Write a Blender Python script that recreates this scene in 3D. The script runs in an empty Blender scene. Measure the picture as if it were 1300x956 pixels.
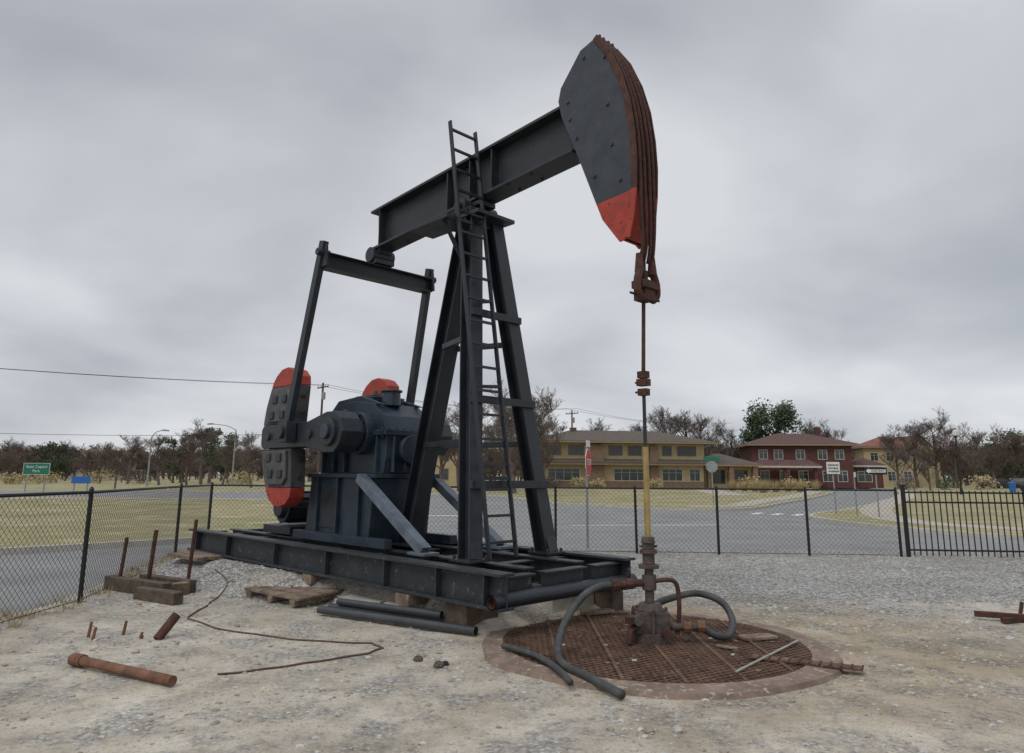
import bpy, math, random
from mathutils import Vector, Matrix, noise as mnoise
random.seed(7)
scene=bpy.context.scene
R=random.random
def U(a,b): return a+(b-a)*random.random()

# ------------------------------------------------------------ materials
def mat(name,c1,c2=None,rough=.7,scale=5,bump=.2,bscale=40,c3=None,p3=.62,metal=0,detail=6,coords='Object',spec=.5,streak=False):
    m=bpy.data.materials.new(name); m.use_nodes=True
    nt=m.node_tree; n=nt.nodes; l=nt.links; bs=n['Principled BSDF']
    bs.inputs['Roughness'].default_value=rough; bs.inputs['Metallic'].default_value=metal
    bs.inputs['Specular IOR Level'].default_value=spec
    tc=n.new('ShaderNodeTexCoord')
    nz=n.new('ShaderNodeTexNoise'); nz.inputs['Scale'].default_value=scale; nz.inputs['Detail'].default_value=detail
    nz.inputs['Roughness'].default_value=.62
    l.new(tc.outputs[coords],nz.inputs['Vector'])
    cr=n.new('ShaderNodeValToRGB'); e=cr.color_ramp.elements
    c2=c2 or tuple(v*.6 for v in c1)
    e[0].position=.35; e[0].color=(*c2,1); e[1].position=.65; e[1].color=(*c1,1)
    l.new(nz.outputs['Fac'],cr.inputs['Fac']); out=cr.outputs['Color']
    def layer(out,sc,p,col,vec,w=.06):
        n3=n.new('ShaderNodeTexNoise'); n3.inputs['Scale'].default_value=sc; n3.inputs['Detail'].default_value=8; n3.inputs['Roughness'].default_value=.7
        l.new(vec,n3.inputs['Vector'])
        r3=n.new('ShaderNodeValToRGB'); r3.color_ramp.elements[0].position=p; r3.color_ramp.elements[1].position=p+w
        l.new(n3.outputs['Fac'],r3.inputs['Fac'])
        mx=n.new('ShaderNodeMixRGB'); mx.inputs['Color2'].default_value=(*col,1)
        l.new(r3.outputs['Color'],mx.inputs['Fac']); l.new(out,mx.inputs['Color1']); return mx.outputs['Color']
    if c3:
        out=layer(out,scale*3.1,p3,c3,tc.outputs[coords])
    if streak:   # vertical dirt / rust runs
        mp=n.new('ShaderNodeMapping'); mp.inputs['Scale'].default_value=(9,9,.8); l.new(tc.outputs[coords],mp.inputs[0])
        out=layer(out,1.3,.60,(.075,.06,.05),mp.outputs[0],.25)
        out=layer(out,26,.69,(.16,.15,.14),tc.outputs[coords],.03)
    l.new(out,bs.inputs['Base Color'])
    if rough<.6:
        rr=n.new('ShaderNodeMapRange'); rr.inputs['To Min'].default_value=rough-.12; rr.inputs['To Max'].default_value=rough+.3
        l.new(nz.outputs['Fac'],rr.inputs['Value']); l.new(rr.outputs[0],bs.inputs['Roughness'])
    if bump:
        nb=n.new('ShaderNodeTexNoise'); nb.inputs['Scale'].default_value=bscale; nb.inputs['Detail'].default_value=5
        l.new(tc.outputs[coords],nb.inputs['Vector'])
        bp=n.new('ShaderNodeBump'); bp.inputs['Strength'].default_value=bump; bp.inputs['Distance'].default_value=.02
        l.new(nb.outputs['Fac'],bp.inputs['Height']); l.new(bp.outputs['Normal'],bs.inputs['Normal'])
    return m
M={}
M['steel']=mat('dark_steel_paint',(.024,.030,.038),(.012,.016,.021),.40,3,.12,60,(.075,.062,.055),.65,streak=True)
M['skid']=mat('dusty_steel_paint',(.030,.036,.042),(.014,.018,.022),.45,4,.15,60,(.13,.11,.09),.59,streak=True)
M['beam']=mat('beam_paint',(.028,.032,.037),(.014,.017,.021),.4,5,.15,50,(.17,.17,.165),.655,streak=True)
M['head']=mat('horsehead_paint',(.046,.054,.068),(.024,.029,.038),.5,5,.15,60,(.15,.09,.07),.635,streak=True)
M['blue']=mat('gearbox_paint',(.028,.046,.068),(.013,.022,.034),.36,4,.15,50,(.10,.09,.08),.64,streak=True)
M['grey']=mat('brace_paint',(.15,.18,.22),(.08,.10,.13),.5,5,.1,60,(.12,.08,.05),.62)
M['wt']=mat('counterweight_paint',(.095,.098,.10),(.045,.047,.05),.6,5,.25,40,(.15,.075,.045),.58)
M['red']=mat('red_paint',(.44,.052,.027),(.28,.03,.018),.5,6,.12,60,(.07,.025,.02),.57)
M['rust']=mat('rust',(.105,.042,.027),(.042,.018,.013),.85,9,.4,80)
M['grate']=mat('grating_rust',(.17,.095,.06),(.07,.038,.026),.9,6,.4,80,(.24,.19,.14),.58)
M['rust2']=mat('rusted_pipe',(.24,.115,.07),(.11,.05,.03),.85,8,.35,80)
M['rope']=mat('wire_rope',(.10,.034,.022),(.035,.013,.01),.8,20,.6,200)
M['gcable']=mat('ground_cable',(.15,.09,.06),(.07,.045,.03),.8,20,.4,200)
M['brass']=mat('polished_rod',(.45,.33,.13),(.3,.21,.08),.4,6,.05,60,metal=.3)
M['iron']=mat('wellhead_iron',(.10,.085,.075),(.035,.03,.028),.7,8,.5,50,(.16,.065,.035),.55)
M['hose']=mat('rubber_hose',(.075,.075,.073),(.035,.035,.035),.6,8,.15,90)
M['black']=mat('black_coating',(.012,.012,.013),(.008,.008,.009),.5,6,.05,60)
M['conc']=mat('concrete',(.48,.45,.40),(.32,.30,.27),.9,6,.4,60)
M['ring']=mat('cellar_ring',(.27,.20,.155),(.16,.115,.085),.9,5,.4,60,(.42,.38,.33),.57)
M['wood']=mat('weathered_wood',(.28,.21,.15),(.11,.08,.06),.9,7,.5,40)
M['wood2']=mat('old_timber',(.14,.10,.072),(.055,.042,.032),.9,7,.5,40)
M['asph']=mat('asphalt',(.27,.268,.262),(.205,.204,.20),.9,.5,.35,120,(.31,.305,.295),.60)
M['grass']=mat('dormant_grass',(.36,.305,.165),(.205,.205,.095),.95,.22,.6,30,(.42,.355,.21),.54,detail=12)
M['kerb']=mat('kerb_concrete',(.52,.50,.45),(.40,.38,.34),.9,2,.2,60)
M['walk']=mat('sidewalk',(.46,.41,.34),(.37,.33,.28),.9,2,.2,60)
M['white']=mat('white_paint',(.75,.75,.73),(.6,.6,.58),.7,4,.05,60)
M['bark']=mat('bark',(.17,.135,.115),(.10,.078,.066),.9,2,.0,60)
M['bark2']=mat('bark_reddish',(.16,.112,.095),(.095,.064,.055),.9,2,.0,60)
M['leaf']=mat('evergreen_leaf',(.065,.10,.045),(.03,.055,.022),.8,1.5,0)
M['tan']=mat('tan_brick',(.47,.38,.23),(.40,.32,.18),.9,1,.1,20)
M['brown']=mat('brown_brick',(.24,.16,.105),(.17,.11,.075),.9,3,.1,20)
M['redbrick']=mat('red_brick',(.13,.050,.042),(.085,.034,.03),.9,2,.1,20)
M['roofb']=mat('brown_shingle',(.125,.10,.083),(.085,.07,.058),.9,2,.3,20)
M['roofr']=mat('red_shingle',(.13,.07,.06),(.085,.046,.042),.9,2,.3,20)
M['tile']=mat('clay_tile',(.26,.11,.08),(.18,.07,.055),.9,2,.3,20)
M['roofg']=mat('green_shingle',(.17,.19,.15),(.12,.135,.11),.9,2,.3,20)
M['fascia']=mat('fascia',(.30,.23,.14),(.24,.18,.11),.8,2,0)
M['frame']=mat('window_frame',(.55,.53,.47),(.45,.43,.38),.7,2,0)
M['dframe']=mat('dark_window_frame',(.20,.16,.11),(.15,.12,.08),.7,2,0)
M['galv']=mat('galvanised_steel',(.34,.35,.36),(.24,.25,.26),.5,4,.05,60,metal=.4)
M['signg']=mat('sign_green',(.01,.17,.10),(.01,.14,.08),.5,3,0)
M['signb']=mat('sign_blue',(.02,.13,.42),(.02,.11,.36),.5,3,0)
M['signr']=mat('sign_red',(.55,.03,.03),(.45,.025,.025),.5,3,0)
M['plast']=mat('black_plastic_pipe',(.055,.06,.068),(.035,.04,.046),.4,5,.05,60)
M['dry']=mat('dry_ornamental_grass',(.48,.38,.20),(.33,.25,.12),.9,4,0)
M['stone']=mat('stone',(.54,.52,.49),(.29,.28,.26),.9,3,.2,60)
M['stone2']=mat('brown_stone',(.37,.325,.265),(.21,.175,.14),.9,3,.2,60)
def plain(key,name,c,r):
    g=bpy.data.materials.new(name); g.use_nodes=True; b_=g.node_tree.nodes['Principled BSDF']
    b_.inputs['Base Color'].default_value=(*c,1); b_.inputs['Roughness'].default_value=r; M[key]=g
plain('glass','window_glass',(.05,.06,.065),.08); plain('dark_hollow','dark_hollow',(.05,.038,.03),.95); plain('car','car_paint',(.02,.022,.026),.25)

def pad_material():
    m=bpy.data.materials.new('gravel_and_dirt'); m.use_nodes=True
    nt=m.node_tree;n=nt.nodes;l=nt.links;bs=n['Principled BSDF']; bs.inputs['Roughness'].default_value=.95; bs.inputs['Specular IOR Level'].default_value=.2
    geo=n.new('ShaderNodeNewGeometry'); P=geo.outputs['Position']
    def nz(s,d=6,r=.6):
        t=n.new('ShaderNodeTexNoise');t.inputs['Scale'].default_value=s;t.inputs['Detail'].default_value=d;t.inputs['Roughness'].default_value=r;l.new(P,t.inputs['Vector']);return t.outputs['Fac']
    def ramp(f,stops):
        c=n.new('ShaderNodeValToRGB');e=c.color_ramp.elements
        while len(e)<len(stops): e.new(.5)
        for i,(p,col) in enumerate(stops): e[i].position=p; e[i].color=(*col,1)
        l.new(f,c.inputs['Fac']);return c.outputs['Color']
    def math_(op,a,b):
        t=n.new('ShaderNodeMath');t.operation=op
        for i,v in enumerate((a,b)):
            if isinstance(v,(int,float)): t.inputs[i].default_value=v
            else: l.new(v,t.inputs[i])
        return t.outputs[0]
    def mul(a,b,f):
        x=n.new('ShaderNodeMixRGB');x.blend_type='MULTIPLY';x.inputs['Fac'].default_value=f;l.new(a,x.inputs['Color1']);l.new(b,x.inputs['Color2']);return x.outputs[0]
    vor=n.new('ShaderNodeTexVoronoi');vor.inputs['Scale'].default_value=30;l.new(P,vor.inputs['Vector'])
    sep=n.new('ShaderNodeSeparateColor'); l.new(vor.outputs['Color'],sep.inputs[0])
    gravel=ramp(sep.outputs[0],[(0,(.23,.226,.218)),(.5,(.43,.424,.41)),(1,(.70,.69,.67))])
    dark=ramp(vor.outputs['Distance'],[(.25,(1,1,1)),(.75,(.35,.35,.35))])
    gv=mul(gravel,dark,.8)
    dirt=ramp(nz(1.6,9,.7),[(.30,(.37,.322,.25)),(.46,(.50,.452,.375)),(.64,(.61,.57,.495))])
    spots=ramp(nz(26,4,.7),[(.34,(.48,.46,.43)),(.46,(1,1,1))])
    dm=mul(dirt,spots,.5)
    sp2=ramp(nz(60,3,.7),[(.36,(.5,.5,.5)),(.5,(1,1,1))]); dm=mul(dm,sp2,.5)
    s=n.new('ShaderNodeSeparateXYZ');l.new(P,s.inputs[0])
    yy=math_('ADD',s.outputs['Y'],math_('MULTIPLY',s.outputs['X'],.10))
    yy=math_('ADD',yy,math_('MULTIPLY',math_('SUBTRACT',nz(.7,7,.65),.5),8.0))
    mk=n.new('ShaderNodeMapRange');mk.inputs['From Min'].default_value=8.7;mk.inputs['From Max'].default_value=10.1;l.new(yy,mk.inputs['Value'])
    patch=ramp(nz(1.7,10,.75),[(.49,(0,0,0)),(.58,(1,1,1))])
    pm=math_('MAXIMUM',mk.outputs[0],math_('MULTIPLY',patch,.7))
    mx=n.new('ShaderNodeMixRGB');l.new(pm,mx.inputs['Fac']);l.new(dm,mx.inputs['Color1']);l.new(gv,mx.inputs['Color2'])
    tv=ramp(nz(.5,6,.65),[(.35,(.80,.785,.76)),(.62,(1.06,1.05,1.03))])
    out=mul(mx.outputs[0],tv,1)
    # damp brown soil around the well cellar
    dst=n.new('ShaderNodeVectorMath');dst.operation='DISTANCE';l.new(P,dst.inputs[0]);dst.inputs[1].default_value=(2.6,7.4,0)
    dd=math_('ADD',dst.outputs['Value'],math_('MULTIPLY',math_('SUBTRACT',nz(1.3,8,.7),.5),3.0))
    dk=n.new('ShaderNodeMapRange');dk.inputs['From Min'].default_value=1.5;dk.inputs['From Max'].default_value=3.2;dk.inputs['To Min'].default_value=.65;dk.inputs['To Max'].default_value=0;l.new(dd,dk.inputs['Value'])
    x=n.new('ShaderNodeMixRGB');x.blend_type='MULTIPLY';x.inputs['Color2'].default_value=(.68,.58,.46,1);l.new(dk.outputs[0],x.inputs['Fac']);l.new(out,x.inputs['Color1']);out=x.outputs[0]
    l.new(out,bs.inputs['Base Color'])
    h=math_('ADD',math_('MULTIPLY',math_('SUBTRACT',1,vor.outputs['Distance']),math_('ADD',math_('MULTIPLY',pm,.9),.2)),nz(14,6,.7))
    bp=n.new('ShaderNodeBump');bp.inputs['Strength'].default_value=.7;bp.inputs['Distance'].default_value=.025;l.new(h,bp.inputs['Height']);l.new(bp.outputs[0],bs.inputs['Normal'])
    return m
M['pad']=pad_material()

# ------------------------------------------------------------ mesh builder
class MB:
    def __init__(s): s.v=[];s.f=[];s.mi=[];s.mats=[]
    def m(s,k):
        if k not in s.mats: s.mats.append(k)
        return s.mats.index(k)
    def add(s,vs,fs,k):
        o=len(s.v); s.v+= [tuple(v) for v in vs]; i=s.m(k)
        for f in fs: s.f.append(tuple(o+a for a in f)); s.mi.append(i)
    def box(s,x0,x1,y0,y1,z0,z1,k):
        s.add([(x0,y0,z0),(x1,y0,z0),(x1,y1,z0),(x0,y1,z0),(x0,y0,z1),(x1,y0,z1),(x1,y1,z1),(x0,y1,z1)],
              [(0,3,2,1),(4,5,6,7),(0,1,5,4),(1,2,6,5),(2,3,7,6),(3,0,4,7)],k)
    def obox(s,p0,p1,up,w,h,k,os=0,ou=0):
        p0=Vector(p0);p1=Vector(p1);d=(p1-p0).normalized();up=Vector(up);sd=d.cross(up).normalized();u=sd.cross(d).normalized()
        vs=[]
        for p in (p0,p1):
            for a,b in ((-1,-1),(1,-1),(1,1),(-1,1)): vs.append(p+sd*(os+a*w/2)+u*(ou+b*h/2))
        s.add(vs,[(3,2,1,0),(4,5,6,7),(0,1,5,4),(1,2,6,5),(2,3,7,6),(3,0,4,7)],k)
    def ibeam(s,p0,p1,up,w,h,k,tf=.025,tw=.02):
        s.obox(p0,p1,up,w,tf,k,0,h/2-tf/2); s.obox(p0,p1,up,w,tf,k,0,-h/2+tf/2); s.obox(p0,p1,up,tw,h-2*tf,k)
    def tube(s,p0,p1,r0,r1,k,n=10,cap=True):
        p0=Vector(p0);p1=Vector(p1);d=(p1-p0)
        if d.length<1e-6: return
        d.normalize(); a=Vector((0,0,1)) if abs(d.z)<.9 else Vector((1,0,0)); x=d.cross(a).normalized();y=d.cross(x)
        vs=[]
        for p,r in ((p0,r0),(p1,r1)):
            for i in range(n):
                t=2*math.pi*i/n; vs.append(p+x*(r*math.cos(t))+y*(r*math.sin(t)))
        fs=[(i,(i+1)%n,n+(i+1)%n,n+i) for i in range(n)]
        if cap: fs+=[tuple(range(n-1,-1,-1)),tuple(range(n,2*n))]
        s.add(vs,fs,k)
    def path(s,pts,r,k,n=8,sub=0):
        pts=[Vector(p) for p in pts]
        if sub:
            q=[]
            for i in range(len(pts)-1):
                a=pts[max(i-1,0)];b=pts[i];c=pts[i+1];d=pts[min(i+2,len(pts)-1)]
                for j in range(sub):
                    t=j/sub
                    q.append(.5*((2*b)+(c-a)*t+(2*a-5*b+4*c-d)*t*t+(3*b-a-3*c+d)*t**3))
            q.append(pts[-1]);pts=q
        vs=[];x=None
        for i,p in enumerate(pts):
            d=(pts[min(i+1,len(pts)-1)]-pts[max(i-1,0)]).normalized()
            if x is None:
                a=Vector((0,0,1)) if abs(d.z)<.9 else Vector((1,0,0)); x=d.cross(a).normalized()
            x=(x-d*x.dot(d)).normalized(); y=d.cross(x)
            for j in range(n):
                t=2*math.pi*j/n; vs.append(p+x*(r*math.cos(t))+y*(r*math.sin(t)))
        fs=[]
        for i in range(len(pts)-1):
            for j in range(n): fs.append((i*n+j,i*n+(j+1)%n,(i+1)*n+(j+1)%n,(i+1)*n+j))
        fs+=[tuple(range(n-1,-1,-1)),tuple(range((len(pts)-1)*n,len(pts)*n))]
        s.add(vs,fs,k)
    def prism(s,poly,y0,y1,k,plane='xz'):
        n=len(poly)
        if plane=='xz': vs=[(a,y0,b) for a,b in poly]+[(a,y1,b) for a,b in poly]
        elif plane=='xy': vs=[(a,b,y0) for a,b in poly]+[(a,b,y1) for a,b in poly]
        else: vs=[(y0,a,b) for a,b in poly]+[(y1,a,b) for a,b in poly]
        s.add(vs,[tuple(range(n)),tuple(range(2*n-1,n-1,-1))]+[(i,n+i,n+(i+1)%n,(i+1)%n) for i in range(n)],k)
    def obj(s,name,parent=None,bevel=0,smooth=False,loc=None,rot=0,fix=True):
        me=bpy.data.meshes.new(name); me.from_pydata(s.v,[],s.f)
        for k in s.mats: me.materials.append(M[k])
        me.polygons.foreach_set('material_index',s.mi)
        if fix:
            import bmesh
            bm=bmesh.new();bm.from_mesh(me);bmesh.ops.recalc_face_normals(bm,faces=bm.faces);bm.to_mesh(me);bm.free()
        if smooth: me.polygons.foreach_set('use_smooth',[True]*len(me.polygons))
        me.update()
        o=bpy.data.objects.new(name,me); scene.collection.objects.link(o)
        if bevel:
            b=o.modifiers.new('bevel','BEVEL'); b.width=bevel; b.segments=2; b.limit_method='ANGLE'
        if parent: o.parent=parent
        if loc: o.location=loc
        if rot: o.rotation_euler[2]=rot
        return o
def empty(name,loc=(0,0,0),rot=0):
    e=bpy.data.objects.new(name,None); scene.collection.objects.link(e); e.location=loc; e.rotation_euler[2]=rot; e.empty_display_size=.3; return e
def sm(a,b,x):
    t=max(0,min(1,(x-a)/(b-a))); return t*t*(3-2*t)

# ------------------------------------------------------------ camera
cam=bpy.data.cameras.new('camera'); co=bpy.data.objects.new('camera',cam); scene.collection.objects.link(co); scene.camera=co
cam.sensor_width=36; cam.lens=24.74; cam.shift_y=-45/1300; cam.clip_end=8000
co.matrix_world=Matrix.Translation((0,0,1.6))@Matrix.Rotation(math.pi/2+.1895,4,'X')@Matrix.Rotation(.0068,4,'Z')

# ------------------------------------------------------------ light
scene.view_settings.view_transform='Standard'; scene.view_settings.look='None'; scene.view_settings.exposure=0
w=bpy.data.worlds.new('World'); scene.world=w; w.use_nodes=True
n=w.node_tree.nodes;l=w.node_tree.links;bg=n['Background'];bg.inputs['Strength'].default_value=.1
EL=math.radians(52);AZ=math.radians(215)
sky=n.new('ShaderNodeTexSky');sky.sky_type='NISHITA';sky.sun_disc=False;sky.sun_elevation=EL;sky.sun_rotation=AZ
tc=n.new('ShaderNodeTexCoord');sp=n.new('ShaderNodeSeparateXYZ');l.new(tc.outputs['Generated'],sp.inputs[0])
def wm(op,a,b=0):
    t=n.new('ShaderNodeMath');t.operation=op
    for i,v in enumerate((a,b)):
        if isinstance(v,(int,float)): t.inputs[i].default_value=v
        else: l.new(v,t.inputs[i])
    return t.outputs[0]
zz=wm('ADD',wm('MAXIMUM',sp.outputs['Z'],0),.34)
cx=n.new('ShaderNodeCombineXYZ');l.new(wm('DIVIDE',sp.outputs['X'],zz),cx.inputs[0]);l.new(wm('DIVIDE',sp.outputs['Y'],zz),cx.inputs[1])
mp=n.new('ShaderNodeMapping');mp.inputs['Location'].default_value=(4.7,1.1,0);mp.inputs['Rotation'].default_value=(0,0,-.6);mp.inputs['Scale'].default_value=(1,1.1,1);l.new(cx.outputs[0],mp.inputs[0])
n1=n.new('ShaderNodeTexNoise');n1.inputs['Scale'].default_value=1.5;n1.inputs['Detail'].default_value=5;n1.inputs['Roughness'].default_value=.45;n1.inputs['Distortion'].default_value=.25;l.new(mp.outputs[0],n1.inputs['Vector'])
cr=n.new('ShaderNodeValToRGB');e=cr.color_ramp.elements
e[0].position=.30;e[0].color=(.385,.405,.445,1);e[1].position=.66;e[1].color=(.665,.68,.705,1)
l.new(n1.outputs['Fac'],cr.inputs['Fac'])
hz=n.new('ShaderNodeMapRange');hz.inputs['From Min'].default_value=0;hz.inputs['From Max'].default_value=.28;hz.inputs['To Min'].default_value=12.0;hz.inputs['To Max'].default_value=10.6;l.new(sp.outputs['Z'],hz.inputs['Value'])
gr=n.new('ShaderNodeMapRange');gr.inputs['From Min'].default_value=.62;gr.inputs['From Max'].default_value=1;gr.inputs['To Min'].default_value=0;gr.inputs['To Max'].default_value=9;l.new(sp.outputs['Z'],gr.inputs['Value'])
vm=n.new('ShaderNodeVectorMath');vm.operation='SCALE';l.new(cr.outputs['Color'],vm.inputs[0]);l.new(wm('ADD',hz.outputs[0],gr.outputs[0]),vm.inputs['Scale'])
mx=n.new('ShaderNodeMixRGB');mx.inputs['Fac'].default_value=.93;l.new(sky.outputs[0],mx.inputs['Color1']);l.new(vm.outputs[0],mx.inputs['Color2'])
l.new(mx.outputs[0],bg.inputs['Color'])
sl=bpy.data.lights.new('sun','SUN');sl.energy=1.0;sl.angle=math.radians(25);sl.color=(1,.97,.93)
so=bpy.data.objects.new('sun',sl);scene.collection.objects.link(so)
sd=Vector((math.sin(AZ)*math.cos(EL),math.cos(AZ)*math.cos(EL),math.sin(EL)))
so.rotation_euler=sd.to_track_quat('Z','Y').to_euler(); so.location=(0,0,60)

# ------------------------------------------------------------ ground, roads
TH=.7823; WX,WY=1.3576,7.1974
bx,by=-math.sin(TH),math.cos(TH); nx,ny=-math.cos(TH),-math.sin(TH)
def tolocal(x,y): return ((x-WX)*bx+(y-WY)*by,(x-WX)*nx+(y-WY)*ny)
def padz(x,y):
    a,b=tolocal(x,y)
    if b>0:
        k=sm(3.8,5.6,a); s0=.70+.42*k; s1=1.12+.9*k
        fb=1-sm(s0,s1,b)
    else: fb=1-sm(1.15,2.0,-b)
    h=.275*sm(1.1,2.1,a)*(1-sm(8.2,9.6,a))*fb
    rr=math.hypot(x-1.36,y-7.2)
    if rr<1.7: return .008+h
    h+=.03*mnoise.noise(Vector((x*.5,y*.5,3)))*sm(1.7,2.4,rr)+(.012*mnoise.noise(Vector((x*2.2,y*2.2,8)))+.006*mnoise.noise(Vector((x*6,y*6,2))))*sm(1.7,1.9,rr)
    return .012+max(h,-.0)
m_=MB(); S=3000; m_.add([(-S,-S,0),(S,-S,0),(S,S,0),(-S,S,0)],[(0,1,2,3)],'grass'); m_.obj('ground')
def chaikin(p,k=2):
    for _ in range(k):
        q=[]
        for i in range(len(p)):
            a=p[i];b=p[(i+1)%len(p)]
            q+=[(a[0]*.75+b[0]*.25,a[1]*.75+b[1]*.25),(a[0]*.25+b[0]*.75,a[1]*.25+b[1]*.75)]
        p=q
    return p
def area(p): return sum(p[i][0]*p[(i+1)%len(p)][1]-p[(i+1)%len(p)][0]*p[i][1] for i in range(len(p)))/2
def inset(p,d):
    q=[]
    for i in range(len(p)):
        a=Vector(p[i-1]);b=Vector(p[i]);c=Vector(p[(i+1)%len(p)])
        t=((b-a).normalized()+(c-b).normalized()).normalized(); q.append((b.x-t.y*d,b.y+t.x*d))
    return q
def sheet(name,poly,z,k):
    from mathutils.geometry import tessellate_polygon
    m=MB(); vs=[(x,y,z) for x,y in poly]
    tri=tessellate_polygon([[Vector(v) for v in vs]])
    fs=[]
    for t in tri:
        a,b,c=[Vector(vs[i]) for i in t]
        fs.append(t if (b-a).cross(c-a).z>0 else t[::-1])
    m.add(vs,fs,k); return m.obj(name,fix=False)
def island(name,poly,k='grass',sm_=2):
    p=chaikin(poly,sm_)
    if area(p)<0: p=p[::-1]
    q=inset(p,.16); n_=len(p); m=MB()
    vs=[(x,y,0) for x,y in p]+[(x,y,.13) for x,y in p]+[(x,y,.13) for x,y in q]
    m.add(vs,[(i,(i+1)%n_,n_+(i+1)%n_,n_+i) for i in range(n_)]+[(n_+i,n_+(i+1)%n_,2*n_+(i+1)%n_,2*n_+i) for i in range(n_)],'kerb')
    m.obj('kerb',fix=False)
    sheet(name,q,.127,k)
sheet('road',[(-60,-40),(90,-40),(90,30),(60,100),(60,160),(36,160),(20,95),(-2,66),(-220,66),(-220,47),(-60,47)],.004,'asph')
island('lawn',[(-70,-50),(-30,-5.5),(-10.05,14.42),(-6.6,17.9),(-5.6,21),(-5.0,27),(-5.2,42),(-8,46),(-220,46),(-220,-50)])
island('lawn',[(-1,62),(1,44),(5,38),(8.4,34),(12,35.5),(16,43),(27,62),(45,98),(48,150),(-40,150),(-40,63)])
island('lawn',[(12.0,30),(11.5,26.5),(12,22.5),(13.6,19),(20,15),(60,5),(140,40),(140,160),(68,160),(52,95),(34,62),(17,36)])
sheet('sidewalk',chaikin([(13.6,28),(13.2,24),(15,21),(22,17.5),(60,9),(60,10.6),(22,19.2),(16,22.4),(14.6,25),(15.4,29),(20,38),(37,65),(53,96),(51.6,96.5),(35.6,65.6),(18.6,38.6)],1),.133,'walk')
sheet('sidewalk',chaikin([(9,36),(12.5,37.5),(15,43),(26,62),(43,98),(41.5,98.5),(24.5,62.5),(13.6,43.6),(11.8,39),(9,37.6)],1),.133,'walk')
sheet('sidewalk',[(-200,42.6),(-9,42.6),(-7,41),(-6.8,21),(-5.9,21),(-5.7,43.9),(-200,43.9)],.133,'walk')
sheet('driveway',[(17,60),(20,60),(27,98),(24,98)],.138,'walk')
m_=MB()
for i in range(7):
    x=10.6+i*.75; y=32.2-i*.45; c,s_=.85,.53
    q=[(x,y),(x+.3,y-.18),(x+.3+1.6*s_,y-.18+1.6*c),(x+1.6*s_,y+1.6*c)]
    m_.add([(a,b,.009) for a,b in q],[(0,1,2,3)],'white')
for q in ([(-3.6,29),( .2,29.3),(.2,29.7),(-3.6,29.4)],[(2,24),(7,24.6),(7,24.8),(2,24.2)]):
    m_.add([(a,b,.009) for a,b in q],[(0,1,2,3)],'white')
m_.obj('road_marking',fix=False)

fenceL=[(-5.35,-6),(-5.36,9.22),(-6.29,13.72),(-6.55,15.7)]
def leftx(y):
    for i in range(3):
        a,b=fenceL[i],fenceL[i+1]
        if y<=b[1]: return a[0]+(b[0]-a[0])*(y-a[1])/(b[1]-a[1])
    return fenceL[-1][0]
m_=MB(); NX,NY=280,260; vs=[]
for j in range(NY+1):
    y=-3+ (16.5+3)*j/NY
    x0=leftx(y)-.35; x1=17
    for i in range(NX+1):
        x=x0+(x1-x0)*i/NX
        ed=min(i,NX-i,NY-j)
        vs.append((x+(.08*mnoise.noise(Vector((0,y*1.3,0))) if i==0 else 0),y+(.1*mnoise.noise(Vector((x,5,0))) if j==NY else 0),padz(x,y) if ed>0 else .001))
m_.add(vs,[(j*(NX+1)+i,j*(NX+1)+i+1,(j+1)*(NX+1)+i+1,(j+1)*(NX+1)+i) for j in range(NY) for i in range(NX)],'pad')
m_.obj('gravel_ground',smooth=True,fix=False)
m_=MB()
def stone(x,y,r,k,z=None):
    z=padz(x,y) if z is None else z
    a=[Vector(q) for q in ((1,0,0),(0,1,0),(-1,0,0),(0,-1,0),(0,0,1),(.7,.7,.6),(-.7,.7,.6),(-.7,-.7,.6),(.7,-.7,.6))]
    t=U(0,6.28); vs=[]
    for q in a:
        q=q*U(.75,1.2); vs.append((x+r*(q.x*math.cos(t)-q.y*math.sin(t)),y+r*.75*(q.x*math.sin(t)+q.y*math.cos(t)),z-.15*r+r*.65*q.z))
    m_.add(vs,[(0,5,8),(0,1,5),(1,6,5),(1,2,6),(2,7,6),(2,3,7),(3,8,7),(3,0,8),(4,8,5),(4,5,6),(4,6,7),(4,7,8)],k)
cnt=0
while cnt<21000:
    y=U(3.8,16) if R()<.5 else U(3.8,9.5); x=U(-6.3,14)
    if x<leftx(y): continue
    if math.hypot(x-1.36,y-7.2)<1.70: continue
    if abs(x)>y*.8+1: continue
    dens=.25+.75*(mnoise.noise(Vector((x*.9,y*.9,0)))>.0)
    if y>9.5: dens=1
    if R()>dens: continue
    stone(x,y,(.005+.020*R()**4)*(1.6 if y>9 else 1.2),random.choice(['stone','stone','stone2'])); cnt+=1
m_.obj('gravel',fix=False)

# ------------------------------------------------------------ cellar
cel=empty('well_cellar',(1.36,7.2,0))
m_=MB(); N=72
def ringv(r,z,j=0): return [((r+j*mnoise.noise(Vector((math.cos(2*math.pi*i/N)*3,math.sin(2*math.pi*i/N)*3,r))))*math.cos(2*math.pi*i/N),(r+j*mnoise.noise(Vector((math.cos(2*math.pi*i/N)*3,math.sin(2*math.pi*i/N)*3,r))))*math.sin(2*math.pi*i/N),z) for i in range(N)]
vs=ringv(1.66,.0,.08)+ringv(1.635,.045,.08)+ringv(1.43,.052)+ringv(1.425,.012)
m_.add(vs,[(k*N+i,k*N+(i+1)%N,(k+1)*N+(i+1)%N,(k+1)*N+i) for k in range(3) for i in range(N)],'ring'); m_.obj('ring',cel,fix=False)
m_=MB(); m_.add([(0,0,.014)]+ringv(1.43,.014),[(0,1+i,1+(i+1)%N) for i in range(N)],'dark_hollow'); m_.obj('pit_shade_sheet',cel,fix=False)  # flat dark sheet just under the grating; shade of the pit painted as colour
m_=MB(); r=1.425
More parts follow.
